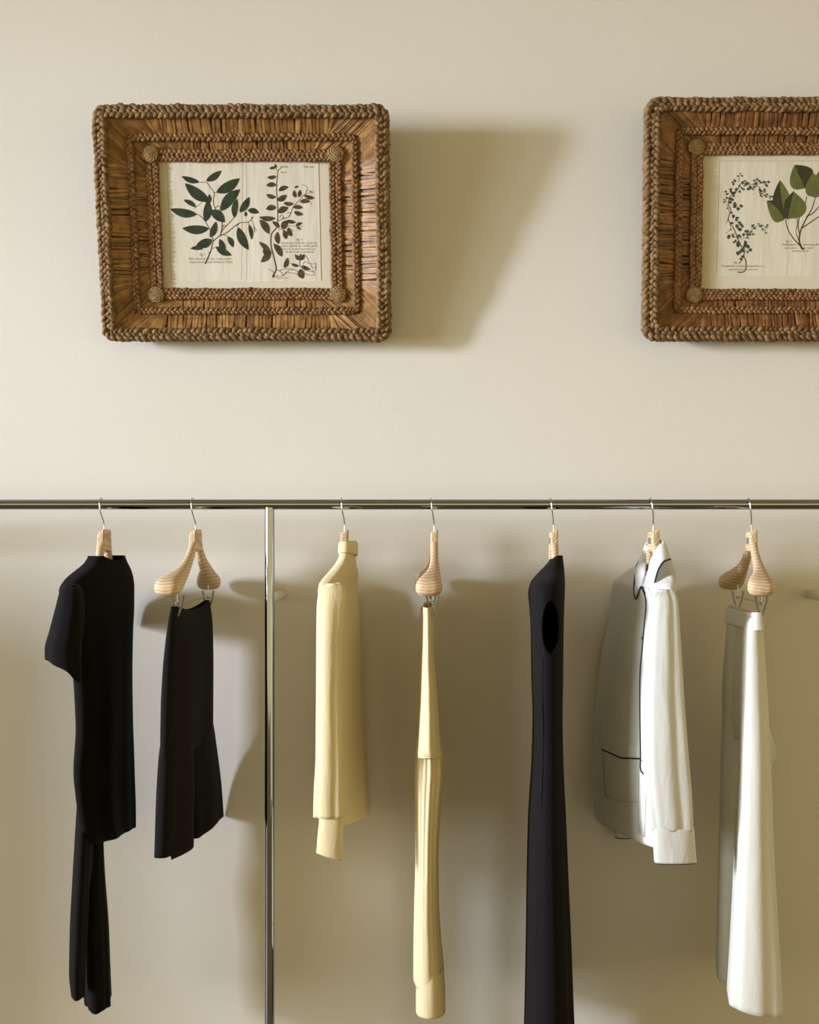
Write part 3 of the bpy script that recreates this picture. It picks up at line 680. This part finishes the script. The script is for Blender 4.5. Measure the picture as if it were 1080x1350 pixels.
class Cloth:
    """hanging cloth as a stack of closed rings.
    mode 'nf': rows (py, px of near edge, px of far edge, y near, y far, thickness)
    mode 'lr': rows (py, px left, px right, y centre, half depth)"""
    def __init__(s, mode, rows, folds=(), e=(0.8, 0.7), top=None, hem=None, yaw=0.0, shear=True):
        s.mode = mode; s.R = np.array(rows, float); s.folds = folds; s.e = e; s.top = top; s.hem = hem; s.yaw = yaw; s.shear = shear
        s.t0, s.t1 = s.R[0, 0], s.R[-1, 0]
    def pos(s, u, t):
        u, t = np.broadcast_arrays(np.asarray(u, float), np.asarray(t, float))
        q = [smooth_interp(s.R[:, 0], s.R[:, k], t) for k in range(1, s.R.shape[1])]
        c, sn = np.cos(u), np.sin(u)
        a = np.sign(c)*np.abs(c)**s.e[0]; bb = np.sign(sn)*np.abs(sn)**s.e[1]
        if s.mode == 'nf':
            pn, pf, yn, yf, th = q
            nx, fx = (pn-VX)*(D+yn)/F, (pf-VX)*(D+yf)/F
            dx, dy = nx-fx, yn-yf; L = np.hypot(dx, dy); dx, dy = dx/L, dy/L
            ex, ey = -dy, dx                        # towards +X, since the near edge is at -Y
            x = (nx+fx)/2+dx*L/2*a+ex*th/2*bb; y = (yn+yf)/2+dy*L/2*a+ey*th/2*bb; z = ZR(t)
        else:
            pl, pr, yc, hd = q[:4]
            k = (D+yc)/F; x0 = (pl-VX)*k; x1 = (pr-VX)*k
            ex, ey, dx, dy = 1.0, 0.0, 0.0, -1.0
            x = (x0+x1)/2+(x1-x0)/2*bb; y = yc-hd*a
            if s.shear: x = x+(y-yc)*((x0+x1)/2)/(D+yc)*0.55
            z = HC-(t-VY)*k
        f = (t-s.t0)/(s.t1-s.t0)
        w = 0.0
        for (amp0, amp1, freq, ph, drift) in s.folds:
            w = w+(amp0+(amp1-amp0)*f)*np.sin(freq*u+ph+drift*f)
        x = x+(ex*sn+dx*c*0.5)*w; y = y+(ey*sn+dy*c*0.5)*w
        if s.top: z = z+s.top(a, bb)*np.maximum(0, 1-f*9)
        if s.hem: z = z+s.hem(a, bb)*np.maximum(0, (f-0.75)/0.25)
        return np.stack([x, y, z+0*x], -1)
    def grid(s, nu=96, nt=60, t0=None, t1=None):
        t0 = s.t0 if t0 is None else t0; t1 = s.t1 if t1 is None else t1
        return s.pos((2*PI*np.arange(nu)/nu)[None], np.linspace(t0, t1, nt)[:, None])
    def mb(s, nu=96, nt=60, cut=None, close_top=False, **k):
        b = MB(); G = s.grid(nu, nt, **k); b.grid(G, cv=True)
        if cut:
            keep = [(f, m) for f, m in zip(b.f, b.m) if not cut(np.mean([b.v[i] for i in f], axis=0))]
            b.f = [x[0] for x in keep]; b.m = [x[1] for x in keep]
        if close_top: b.f.append(tuple(range(nu))); b.m.append(0)
        return b
    def at(s, px, py, side=None, lift=0.0015):
        """point of the surface seen at (px, py) on the camera's side"""
        if not hasattr(s, '_cache'):
            us = np.linspace(0, 2*PI, 180, endpoint=False); ts = np.linspace(s.t0, s.t1, 90)
            G = s.pos(us[None], ts[:, None]); s._cache = G
            k = F/(D+G[..., 1]); s._pp = np.stack([VX+G[..., 0]*k, VY+(HC-G[..., 2])*k], -1)
            s._nb = np.broadcast_to(np.sin(us)[None], G.shape[:2]); s._na = np.broadcast_to(np.cos(us)[None], G.shape[:2])
        dd = (s._pp[..., 0]-px)**2+(s._pp[..., 1]-py)**2
        if side == '-x': dd = dd+1e6*(s._nb > 0.1)
        if side == '+x': dd = dd+1e6*(s._nb < -0.1)
        if side == 'near': dd = dd+1e6*(s._na < 0)
        idx = np.argsort(dd.ravel())[:12]; w = 1/(dd.ravel()[idx]+0.4); p = (s._cache.reshape(-1, 3)[idx]*w[:, None]).sum(0)/w.sum()
        # slide along the ray so that it really sits on that pixel, then lift towards the viewer
        q = PX(px, py, p[1]); c = np.array([0, -D, HC]); d = c-q; d /= np.linalg.norm(d)
        return q+d*lift

def flap(poly, name, m, parent, thick=0.0025, n=10):
    """a patch of cloth given by two edges (lists of 3D points) lofted across"""
    A, B_ = [catmull(np.array(e), 4) for e in poly]
    k = max(len(A), len(B_)); rs = lambda E: np.array([[np.interp(i, np.linspace(0, k-1, len(E)), E[:, c]) for c in range(3)] for i in range(k)])
    A, B_ = rs(A), rs(B_); b = MB()
    b.grid([[A[i]*(1-t)+B_[i]*t for t in np.linspace(0, 1, n)] for i in range(k)])
    return b.build(name, m, parent, solid=thick)
def pipe(pts, r, name, m, parent, n=4):
    b = MB(); b.tube(catmull(np.array(pts), n), r, 8); return b.build(name, m, parent)
def groot(name, px, py, label, cat):
    p = PX(px, py, 0); o = empty(name, p, absolute=True); return tag(o, label, cat)

# 1. black short-sleeved top -------------------------------------------------
g = groot('short_sleeved_top', 135, 1100, 'black short-sleeved mock-neck top hanging nearest the left edge', 'top')
dip = lambda a, b_: -0.013*(1-np.minimum(1, np.abs(a)*1.25)**2)
body = Cloth('nf', [(733, 123, 158, -.055, .055, .062), (742, 118, 161, -.07, .065, .070), (751, 107, 165, -.10, .08, .080), (762, 93, 168, -.14, .10, .086), (776, 84.5, 170, -.165, .11, .085), (800, 88, 170, -.165, .11, .080), (840, 97, 168, -.16, .11, .075), (900, 104, 167, -.16, .11, .070), (950, 106, 167.5, -.16, .11, .068), (1005, 102, 169.5, -.165, .115, .066), (1030, 104, 170.5, -.16, .115, .062), (1060, 108, 171.5, -.15, .115, .060), (1085, 113, 172, -.13, .115, .058), (1102, 121, 172, -.09, .115, .055)],
             folds=[(.0, .004, 5, .4, .8), (.0, .003, 9, 1.0, 1.5)], top=dip)
body.mb(96, 80).build('body', M['black'], g, solid=.0016)
sl = Cloth('lr', [(770, 86, 102, -.165, .03), (778, 80.5, 108, -.175, .042), (800, 75, 110, -.185, .05), (830, 67.5, 108, -.195, .05), (856, 61.5, 105, -.20, .05), (880, 62, 105, -.20, .045)], folds=[(.0, .004, 4, .5, 1.0)], hem=lambda a, b_: 0.021-0.036*(b_+1)/2-0.022*np.maximum(0, b_)**2)
sl.mb(72, 30, close_top=True).build('sleeve', M['black'], g, solid=.0016)
sf = Cloth('lr', [(764, 160, 172, .13, .03), (776, 157, 175, .15, .045), (800, 157, 175, .165, .055), (826, 158, 174, .17, .055)])
sf.mb(48, 16, close_top=True).build('sleeve', M['black'], g, solid=.0016)
col_ring = [body.pos(u, 733.5) for u in np.linspace(0, 2*PI, 60, endpoint=False)]
b = MB(); b.tube(col_ring, 0.0022, 6, closed=True); b.build('neckline', M['black'], g)

# black trousers beneath it
g = groot('trousers', 118, 1315, 'slim black trousers hanging below the black top', 'trousers')
l1 = Cloth('lr', [(1010, 106, 122, -.07, .035), (1060, 103, 121, -.08, .045), (1105, 100.5, 119, -.09, .05), (1160, 97.5, 117, -.09, .05), (1230, 94.5, 114, -.09, .05), (1280, 94, 111.5, -.09, .05), (1311, 97, 110.5, -.09, .045)], folds=[(.001, .003, 5, 0, 1.5), (.0, .0015, 9, .7, 1)])
l1.mb(64, 50, close_top=True).build('leg', M['black2'], g, solid=.0015)
l2 = Cloth('lr', [(1010, 112, 135, .03, .05), (1115, 112.5, 136, .03, .055), (1147, 112.5, 137, .03, .06), (1230, 113, 142.5, .02, .065), (1295, 113.5, 144.5, .02, .065), (1321, 115.5, 145.5, .02, .06)], folds=[(.001, .004, 5, 1.2, 1.0), (.0, .002, 10, .2, 2)], hem=lambda a, b_: -0.010*np.maximum(0, a)*(1-np.abs(b_)))
l2.mb(80, 50, close_top=True).build('leg', M['black2'], g, solid=.0015)

# 2. black shorts ---------------------------------------------------------------
g = groot('shorts', 250, 1105, 'black tailored wide-leg shorts clipped by the waist', 'shorts')
dips = lambda a, b_: -0.016*(1-np.minimum(1, np.abs(a)*1.1)**2)
hip = Cloth('nf', [(795, 227.5, 274.5, -.165, .155, .020), (803, 226, 275.5, -.168, .158, .026), (830, 223, 277, -.175, .165, .040), (870, 219.5, 277, -.185, .17, .050), (920, 217, 276.5, -.19, .175, .055), (960, 216, 276.5, -.195, .185, .055), (985, 215.5, 277, -.197, .195, .050)],
            folds=[(.0, .003, 6, .3, .6)], top=dips)
hip.mb(96, 40).build('hips', M['black2'], g, solid=.0016)
n1 = Cloth('nf', [(930, 222, 247, -.17, -.03, .030), (985, 215.3, 249, -.198, -.01, .052), (1050, 211.5, 250, -.205, .0, .058), (1105, 209, 250, -.21, .005, .058)], folds=[(.0, .004, 4, .2, .5)], hem=lambda a, b_: -0.012*(a < 0.75)*(b_ > -0.6))
n1.mb(72, 36, close_top=True).build('leg', M['black2'], g, solid=.0016)
n2 = Cloth('nf', [(930, 246, 272, -.02, .15, .028), (985, 248, 278.5, -.01, .195, .046), (1050, 252, 286, -.005, .222, .046), (1100, 256, 290, -.005, .234, .040)], folds=[(.0, .003, 5, .2, .5)], hem=lambda a, b_: -0.010*np.maximum(0, a))
n2.mb(72, 36, close_top=True).build('leg', M['black2'], g, solid=.0016)
pipe([hip.at(233, y) for y in (826, 850, 880, 912)], .0012, 'side_seam', M['black'], g)

# 3. butter yellow sweater ---------------------------------------------------
g = groot('sweater', 450, 1080, 'butter yellow long-sleeved knit sweater with turned-down collar', 'sweater')
body = Cloth('nf', [(720, 454, 463, -.045, .05, .030), (733, 453, 463, -.05, .055, .034), (745, 447, 463.5, -.07, .075, .042), (757, 437, 465.5, -.11, .11, .054), (768, 427.5, 465.5, -.15, .14, .056), (778, 426, 466, -.165, .155, .056), (800, 432, 467, -.17, .16, .054), (880, 436, 470.5, -.17, .165, .052), (960, 437, 474.5, -.17, .17, .052), (1030, 438, 478, -.17, .175, .054), (1080, 438, 481.5, -.17, .175, .056)],
             folds=[(.0, .003, 4, 1.0, .6), (.0, .002, 7, .2, .9)], hem=lambda a, b_: .018*a)
body.mb(96, 70).build('body', M['yellow'], g, solid=.002)
sl = Cloth('lr', [(769, 433, 449, -.175, .012), (775, 425, 455, -.185, .024), (784, 421, 456.5, -.188, .030), (800, 419.3, 455, -.192, .034), (850, 418.8, 451, -.195, .035), (900, 418.8, 449.5, -.195, .035), (1000, 418.4, 451.3, -.195, .035), (1040, 416.4, 452, -.195, .034), (1076, 415.6, 452.6, -.195, .030)], folds=[(.0015, .003, 5, 2.2, .5), (.0, .0012, 9, .2, .9)], e=(.5, .9))
sl.mb(80, 70, close_top=True).build('sleeve', M['yellow'], g, solid=.002)
cf = Cloth('lr', [(1070, 421.5, 452.0, -.195, .024), (1078, 421.8, 452.4, -.195, .024), (1100, 420, 451.8, -.195, .022), (1128, 418.3, 450.8, -.195, .020)], folds=[(.0, .0008, 4, 1, .5)], e=(.5, .9), hem=lambda a, b_: -0.009*b_)
cf.mb(64, 20).build('cuff', M['yellow'], g, solid=.003)
fc = Cloth('lr', [(770, 452, 465, .19, .012), (790, 452, 467, .20, .028), (900, 452, 470, .205, .030), (1060, 453, 476, .205, .03)])
fc.mb(48, 20, close_top=True).build('sleeve', M['yellow'], g, solid=.002)
cl = Cloth('nf', [(713.5, 454.5, 464.5, -.045, .045, .028), (716, 453.5, 465.2, -.050, .050, .036), (724, 453.2, 464.8, -.052, .052, .039), (731, 453.6, 464.2, -.054, .054, .037)], folds=[(.001, .002, 4, .5, .3)], hem=lambda a, b_: .006*a)
cl.mb(80, 16).build('collar', M['yellow'], g, solid=.004)
seam = [sl.at(px, py, lift=.0012) for px, py in ((423, 783), (429, 776), (437, 772.5), (446, 772.5), (452, 777), (456, 785))]
pipe(seam, .0012, 'shoulder_seam', M['yellow'], g)

# 4. butter yellow trousers ----------------------------------------------------
g = groot('trousers', 566, 1310, 'butter yellow trousers seen edge-on hanging from clips', 'trousers')
lo = Cloth('lr', [(960, 555, 577, -.02, .10), (990, 551.5, 581.5, -.03, .13), (1008, 550.5, 582.5, -.03, .14), (1030, 550, 581, -.03, .145), (1049, 550.2, 579.3, -.03, .15), (1119, 550.5, 576.3, -.03, .15), (1188, 548.4, 577.7, -.03, .15), (1250, 546.8, 582, -.03, .15), (1280, 546.5, 584.2, -.03, .15)], folds=[(.0046, .0002, 17, 0, .6), (.003, .001, 9, .5, 1.2)], e=(.5, .9))
lo.mb(140, 70, close_top=True).build('leg', M['ytrouser'], g, solid=.0016)
hm = Cloth('lr', [(1262, 549, 583, -.035, .142), (1282, 549.8, 585, -.035, .148), (1300, 549.4, 586, -.035, .15), (1315, 549.4, 587, -.035, .15)], folds=[(.0008, .0008, 6, .5, .6)], e=(.35, .9))
hm.mb(96, 20).build('turn_up', M['ytrouser'], g, solid=.0026)
up = Cloth('lr', [(797, 558, 570.5, -.03, .145), (815, 558.5, 570.8, -.03, .15), (840, 558.3, 571.3, -.03, .155), (862, 557.6, 572.3, -.03, .16), (918, 555.3, 577, -.03, .16), (950, 553.6, 578.8, -.035, .16), (974, 552.2, 580.3, -.04, .16), (984, 551.2, 582.3, -.04, .158), (988.5, 551.8, 582.3, -.04, .150)], folds=[(.0, .0018, 7, .6, .6), (.0008, .0016, 13, .1, .5)], e=(.5, .9), hem=lambda a, b_: 0.006*np.maximum(0, a)*(1-np.abs(b_)))
up.mb(120, 60).build('hips', M['ytrouser'], g, solid=.0022)
bk = Cloth('nf', [(803, 556.5, 557.5, -.02, .13, .008), (840, 556.8, 557.5, -.02, .15, .010), (918, 553.8, 556, -.02, .16, .012), (1000, 551.3, 552, -.02, .17, .014)])
bk.mb(48, 24).build('back_panel', M['ytrouser'], g, solid=.0016)
rim = [up.pos(u, 987.5) for u in np.linspace(0, 2*PI, 80, endpoint=False)]
b = MB(); b.tube(rim, 0.0030, 8, closed=True); b.build('rolled_edge', M['ytrouser'], g)

# 5. long black sleeveless dress ----------------------------------------------
g = groot('dress', 722, 1470, 'long black sleeveless dress between the yellow trousers and white shirt', 'dress')
dr = [(733, 725, 741.5, -0.01, 0.045), (741, 719, 742.5, -0.01, 0.065), (752, 709, 743.5, -0.015, 0.1), (766, 699.5, 744, -0.038, 0.154), (780, 697, 743.6, -0.043, 0.169), (800, 698.5, 742.8, -0.043, 0.169), (829, 700.3, 742.0, -0.043, 0.164), (890, 701.3, 741, -0.043, 0.159), (945, 703, 740, -0.043, 0.154), (1000, 701.8, 741, -0.043, 0.159), (1077, 697.2, 744.4, -0.043, 0.169), (1147, 695.5, 747, -0.043, 0.174), (1230, 694.3, 750.5, -0.043, 0.179), (1299, 693.2, 752.8, -0.043, 0.184), (1400, 691, 757, -0.043, 0.189), (1470, 690, 760, -0.043, 0.194)]
dress = Cloth('lr', dr, folds=[(.0, .004, 6, .5, .5), (.0, .0025, 11, .2, .8)], e=(.8, .75), top=lambda a, b_: -.012*np.maximum(0, -b_))
def armcut(p):
    if p[1] > -0.04: return False
    x, y = proj(p); return ((x-726)/11.0)**2+((y-827)/35.0)**2 < 1
dress.mb(160, 160, cut=armcut).build('body', M['black2'], g, solid=.0016)
ring = [dress.at(726+11.6*math.cos(t), 827+35.8*math.sin(t), 'near', .001) for t in np.linspace(0, 2*PI, 48, endpoint=False)]
b = MB(); b.tube(ring, .0024, 8, closed=True); b.build('armhole_binding', M['black'], g)
b = MB(); b.tube([dress.pos(u, 733.5) for u in np.linspace(0, 2*PI, 60, endpoint=False)], .0022, 6, closed=True); b.build('neckline', M['black'], g)
pipe([dress.at(x, y, 'near') for x, y in ((716, 868), (715.5, 920), (716.5, 980), (714, 1060), (709, 1150), (707, 1250), (706, 1340))], .0011, 'side_seam', M['black'], g)

# 6. white shirt with dark piping ----------------------------------------------
g = groot('pyjama_shirt', 850, 1095, 'white silky button-front shirt with dark piping along collar, placket and cuffs', 'shirt')
shirt = Cloth('nf', [(736, 878, 845, -.065, .07, .060), (748, 882, 836, -.09, .10, .068), (758, 885.5, 824, -.13, .14, .072), (768, 886, 815, -.17, .175, .070), (782, 884, 812.5, -.185, .195, .068), (815, 880, 809.5, -.185, .20, .066), (876, 876, 797.5, -.185, .20, .066), (945, 874, 789.5, -.185, .20, .068), (1000, 873, 787, -.185, .205, .070), (1050, 873, 786.5, -.185, .205, .070), (1096, 873, 788.5, -.185, .205, .068)],
              folds=[(.0, .004, 3, .6, .4), (.0, .002, 6, .2, .8)], e=(.85, .7), top=lambda a, b_: -.034*np.maximum(0, -b_))
shirt.mb(120, 80).build('body', M['white'], g, solid=.0014)
sl = Cloth('lr', [(777, 868, 886, -.175, .015), (785, 863, 891, -.185, .028), (795, 860, 893.5, -.19, .034), (834, 855.8, 896, -.195, .040), (862, 853.5, 898, -.198, .042), (918, 850.8, 901.5, -.20, .044), (1000, 850.5, 908, -.20, .044), (1049, 854.5, 912, -.20, .042), (1080, 859.5, 913.5, -.20, .036), (1093, 861.5, 913.8, -.20, .030)], folds=[(.002, .0035, 5, 2.0, .5), (.001, .002, 8, .2, .9)], e=(.32, .95))
sl.mb(96, 80, close_top=True).build('sleeve', M['white'], g, solid=.0014)
cf = Cloth('lr', [(1090, 860.8, 914.0, -.20, .031), (1100, 861.2, 914.6, -.20, .031), (1120, 862.8, 915.8, -.20, .030), (1135, 864, 917, -.20, .029)], folds=[(.0, .001, 4, 1, .5)], e=(.32, .95))
cuff = cf.mb(72, 20).build('cuff', M['white'], g, solid=.003)
b = MB(); b.tube([cf.pos(u, 1135.4) for u in np.linspace(0, 2*PI, 60, endpoint=False)], .0016, 8, closed=True); b.build('piping', M['piping'], cuff)
fs = Cloth('lr', [(775, 812, 830, .19, .02), (800, 810, 836, .20, .03), (950, 806, 836, .205, .03), (1070, 808, 836, .205, .028), (1092, 810, 834, .205, .026), (1103, 811, 833, .205, .024)])
fs.mb(60, 40, close_top=True).build('sleeve', M['white'], g, solid=.0014)
b = MB(); b.tube([fs.pos(u, 1103) for u in np.linspace(0, 2*PI, 50, endpoint=False)], .0015, 8, closed=True); b.build('piping', M['piping'], g)
# front placket: overlapping edge with piping
pl = [(846.5, 775), (851.5, 788), (852, 802), (849.5, 828), (847, 858), (844.5, 884), (844, 920), (844.3, 960), (844.8, 1000), (844.6, 1012)]
plp = [shirt.at(x, y, '-x', .006) for x, y in pl]
plq = [shirt.at(x+9-0.002*(y-775), y, '-x', .0045) for x, y in pl]
pk = flap((plp+[shirt.at(841.5, 1097, '-x', .004)], plq+[shirt.at(850, 1104, '-x', .004)]), 'placket', M['white'], g)
pipe([p+np.array([-.001, -.003, 0]) for p in plp]+[shirt.at(847, 1019, '-x', .010), shirt.at(854, 1023, '-x', .012)], .0019, 'piping', M['piping'], pk)
for x, y in ((848, 841.5), (851, 925), (849.5, 998)):
    p = shirt.at(x, y, '-x', .008); bt = MB(); circ_tube(bt, p+np.array([.0015, .001, 0]), p+np.array([-.0015, -.001, 0]), .0045, 16); bt.build('button', M['button'] if y < 900 else M['white'], g)
# lower pocket
pk1 = [(794.5, 972), (806, 976), (820, 981.5), (832, 983), (842, 983)]
pk2 = [(793.5, 988), (806, 993), (818, 998.5), (830, 999.5), (842.5, 1000)]
pk3 = [(797.5, 1050), (810, 1055), (820, 1057), (832, 1058), (841.5, 1058)]
T1 = [shirt.at(x, y, '-x', .0035) for x, y in pk1]; T2 = [shirt.at(x, y, '-x', .004) for x, y in pk2]; T3 = [shirt.at(x, y, '-x', .003) for x, y in pk3]
po = flap((T2, T3), 'pocket', M['white'], g, .0016)
flap((T1, T2), 'pocket_band', M['white'], po, .0026)
pipe([p+np.array([0, -.002, 0]) for p in T2], .0021, 'piping', M['piping'], po)
pipe([shirt.at(x, y, '-x', .002) for x, y in ((788.5, 1069), (803, 1068.5), (820, 1073), (838, 1078))], .0009, 'hem_stitch', M['white'], g)
# collar: far leaf and near leaf
sa = lambda x, y, l=.006: shirt.at(x, y, '-x', l)
A = [PX(850.5, 718, .03), sa(845, 734), sa(839, 750), sa(836.8, 766), sa(836.5, 780), sa(838.5, 789)]
B_ = [PX(857, 722, .0), sa(854, 738, .008), sa(851, 752, .008), sa(849, 762, .008), sa(847, 770, .008), sa(844.5, 775)]
cfar = flap((A, B_), 'collar_leaf', M['white'], g, .003)
pipe([sa(837.5, 757, .010), sa(836.3, 768, .010), sa(836.0, 781, .010), sa(837.8, 789.5, .010), sa(840.5, 786, .010), sa(843, 778, .010), sa(845.5, 773.5, .010), sa(848, 776, .010), sa(850.5, 784, .010)], .0021, 'piping', M['piping'], cfar)
A = [PX(853.5, 762, -.03), PX(857, 742, -.04), PX(863, 728, -.05), PX(870, 718, -.055), PX(876, 714.5, -.05)]
B_ = [PX(857.5, 786, -.075), PX(863, 768, -.12), PX(867.5, 752, -.135), PX(874.5, 741, -.13), PX(884, 737, -.11)]
near = flap((A, B_), 'collar_leaf', M['white'], g, .003)
pipe([p+np.array([0, -.003, 0]) for p in B_[1:]], .0021, 'piping', M['piping'], near)
pipe([PX(852, 790, -.06), PX(854.5, 797, -.07), PX(857, 795, -.08)], .0014, 'piping', M['piping'], near)
A2 = [PX(851, 717, .03), PX(858, 712, .03), PX(867, 711, .02), PX(876, 714.5, -.05)]
B2 = [PX(852, 735, .06), PX(860, 732, .06), PX(872, 732, .04), PX(884, 737, -.06)]
flap((A2, B2), 'collar_stand', M['white'], g, .003)
pipe([sl.at(px, py, lift=.001) for px, py in ((861, 795), (865, 785.5), (874, 782), (884, 784), (891, 791))], .0013, 'shoulder_seam', M['white'], g)

# 7. ivory trousers ----------------------------------------------------------------
g = groot('trousers', 985, 1310, 'ivory wide-leg trousers clipped at the waist, rightmost on the rail', 'trousers')
hip = Cloth('nf', [(806, 999.5, 963.5, -.145, .138, .024), (825, 1000.5, 961.5, -.15, .142, .030), (870, 1003, 959, -.155, .148, .040), (930, 1006, 956, -.16, .152, .044), (975, 1006, 956, -.14, .14, .036)], folds=[(.0, .002, 6, .3, .6)])
hip.mb(96, 40).build('hips', M['wtrouser'], g, solid=.0015)
wb = Cloth('nf', [(802, 1000.5, 962.5, -.178, .146, .030), (812, 1000.5, 961.5, -.184, .148, .035), (824, 1001.2, 960.5, -.192, .151, .042)], folds=[(.0, .001, 6, .3, .6)], e=(.45, .6), top=lambda a, b_: -0.010*(1-np.abs(a)))
wb.mb(100, 14).build('waistband', M['wtrouser'], g, solid=.003)
nl = Cloth('lr', [(812, 986, 999, -0.115, 0.06), (825, 981, 1002.3, -0.108, 0.076), (870, 978.5, 1005.8, -0.115, 0.08), (945, 977, 1010.5, -0.125, 0.085), (1000, 976, 1013, -0.13, 0.09), (1077, 973, 1015.5, -0.13, 0.092), (1160, 969.5, 1019.5, -0.13, 0.095), (1240, 966, 1024.3, -0.13, 0.098), (1290, 963.5, 1027.3, -0.13, 0.1), (1318, 962, 1028.5, -0.13, 0.1)], folds=[(.001, .004, 5, 1.9, .4), (.0, .002, 8, .4, .6)], e=(.28, .95), hem=lambda a, b_: -0.012*b_-.004*a)
nl.mb(110, 70, close_top=True).build('leg', M['wtrouser'], g, solid=.0015)
fl = Cloth('lr', [(812, 964, 984, .070, .055), (825, 960.3, 986, .072, .072), (870, 957.5, 988, .08, .075), (920, 954.8, 998, .085, .075), (945, 953.8, 1008, .09, .075), (975, 952, 1018, .09, .08), (991, 951.5, 1022, .09, .08), (1003, 951, 1018.5, .09, .08), (1018, 950.5, 1011, .09, .08), (1060, 949.5, 1003, .09, .085), (1119, 948, 998, .09, .09), (1200, 946.3, 992, .09, .092), (1282, 944.8, 990, .09, .095)], folds=[(.001, .003, 5, .5, .4), (.0, .0015, 8, .4, .6)], e=(.5, .9))
fl.mb(110, 70, close_top=True).build('leg', M['wtrouser'], g, solid=.0015)
pipe([fl.at(x, y, '-x', .002) for x, y in ((977, 828), (975.5, 860), (974.5, 900), (973.5, 950), (973, 980))], .0013, 'fly_seam', M['wtrouser'], g)
pipe([fl.at(x, y, '-x', .002) for x, y in ((970, 1040), (970.5, 1000), (971.5, 930), (972.5, 880))], .0009, 'crease', M['wtrouser'], g)
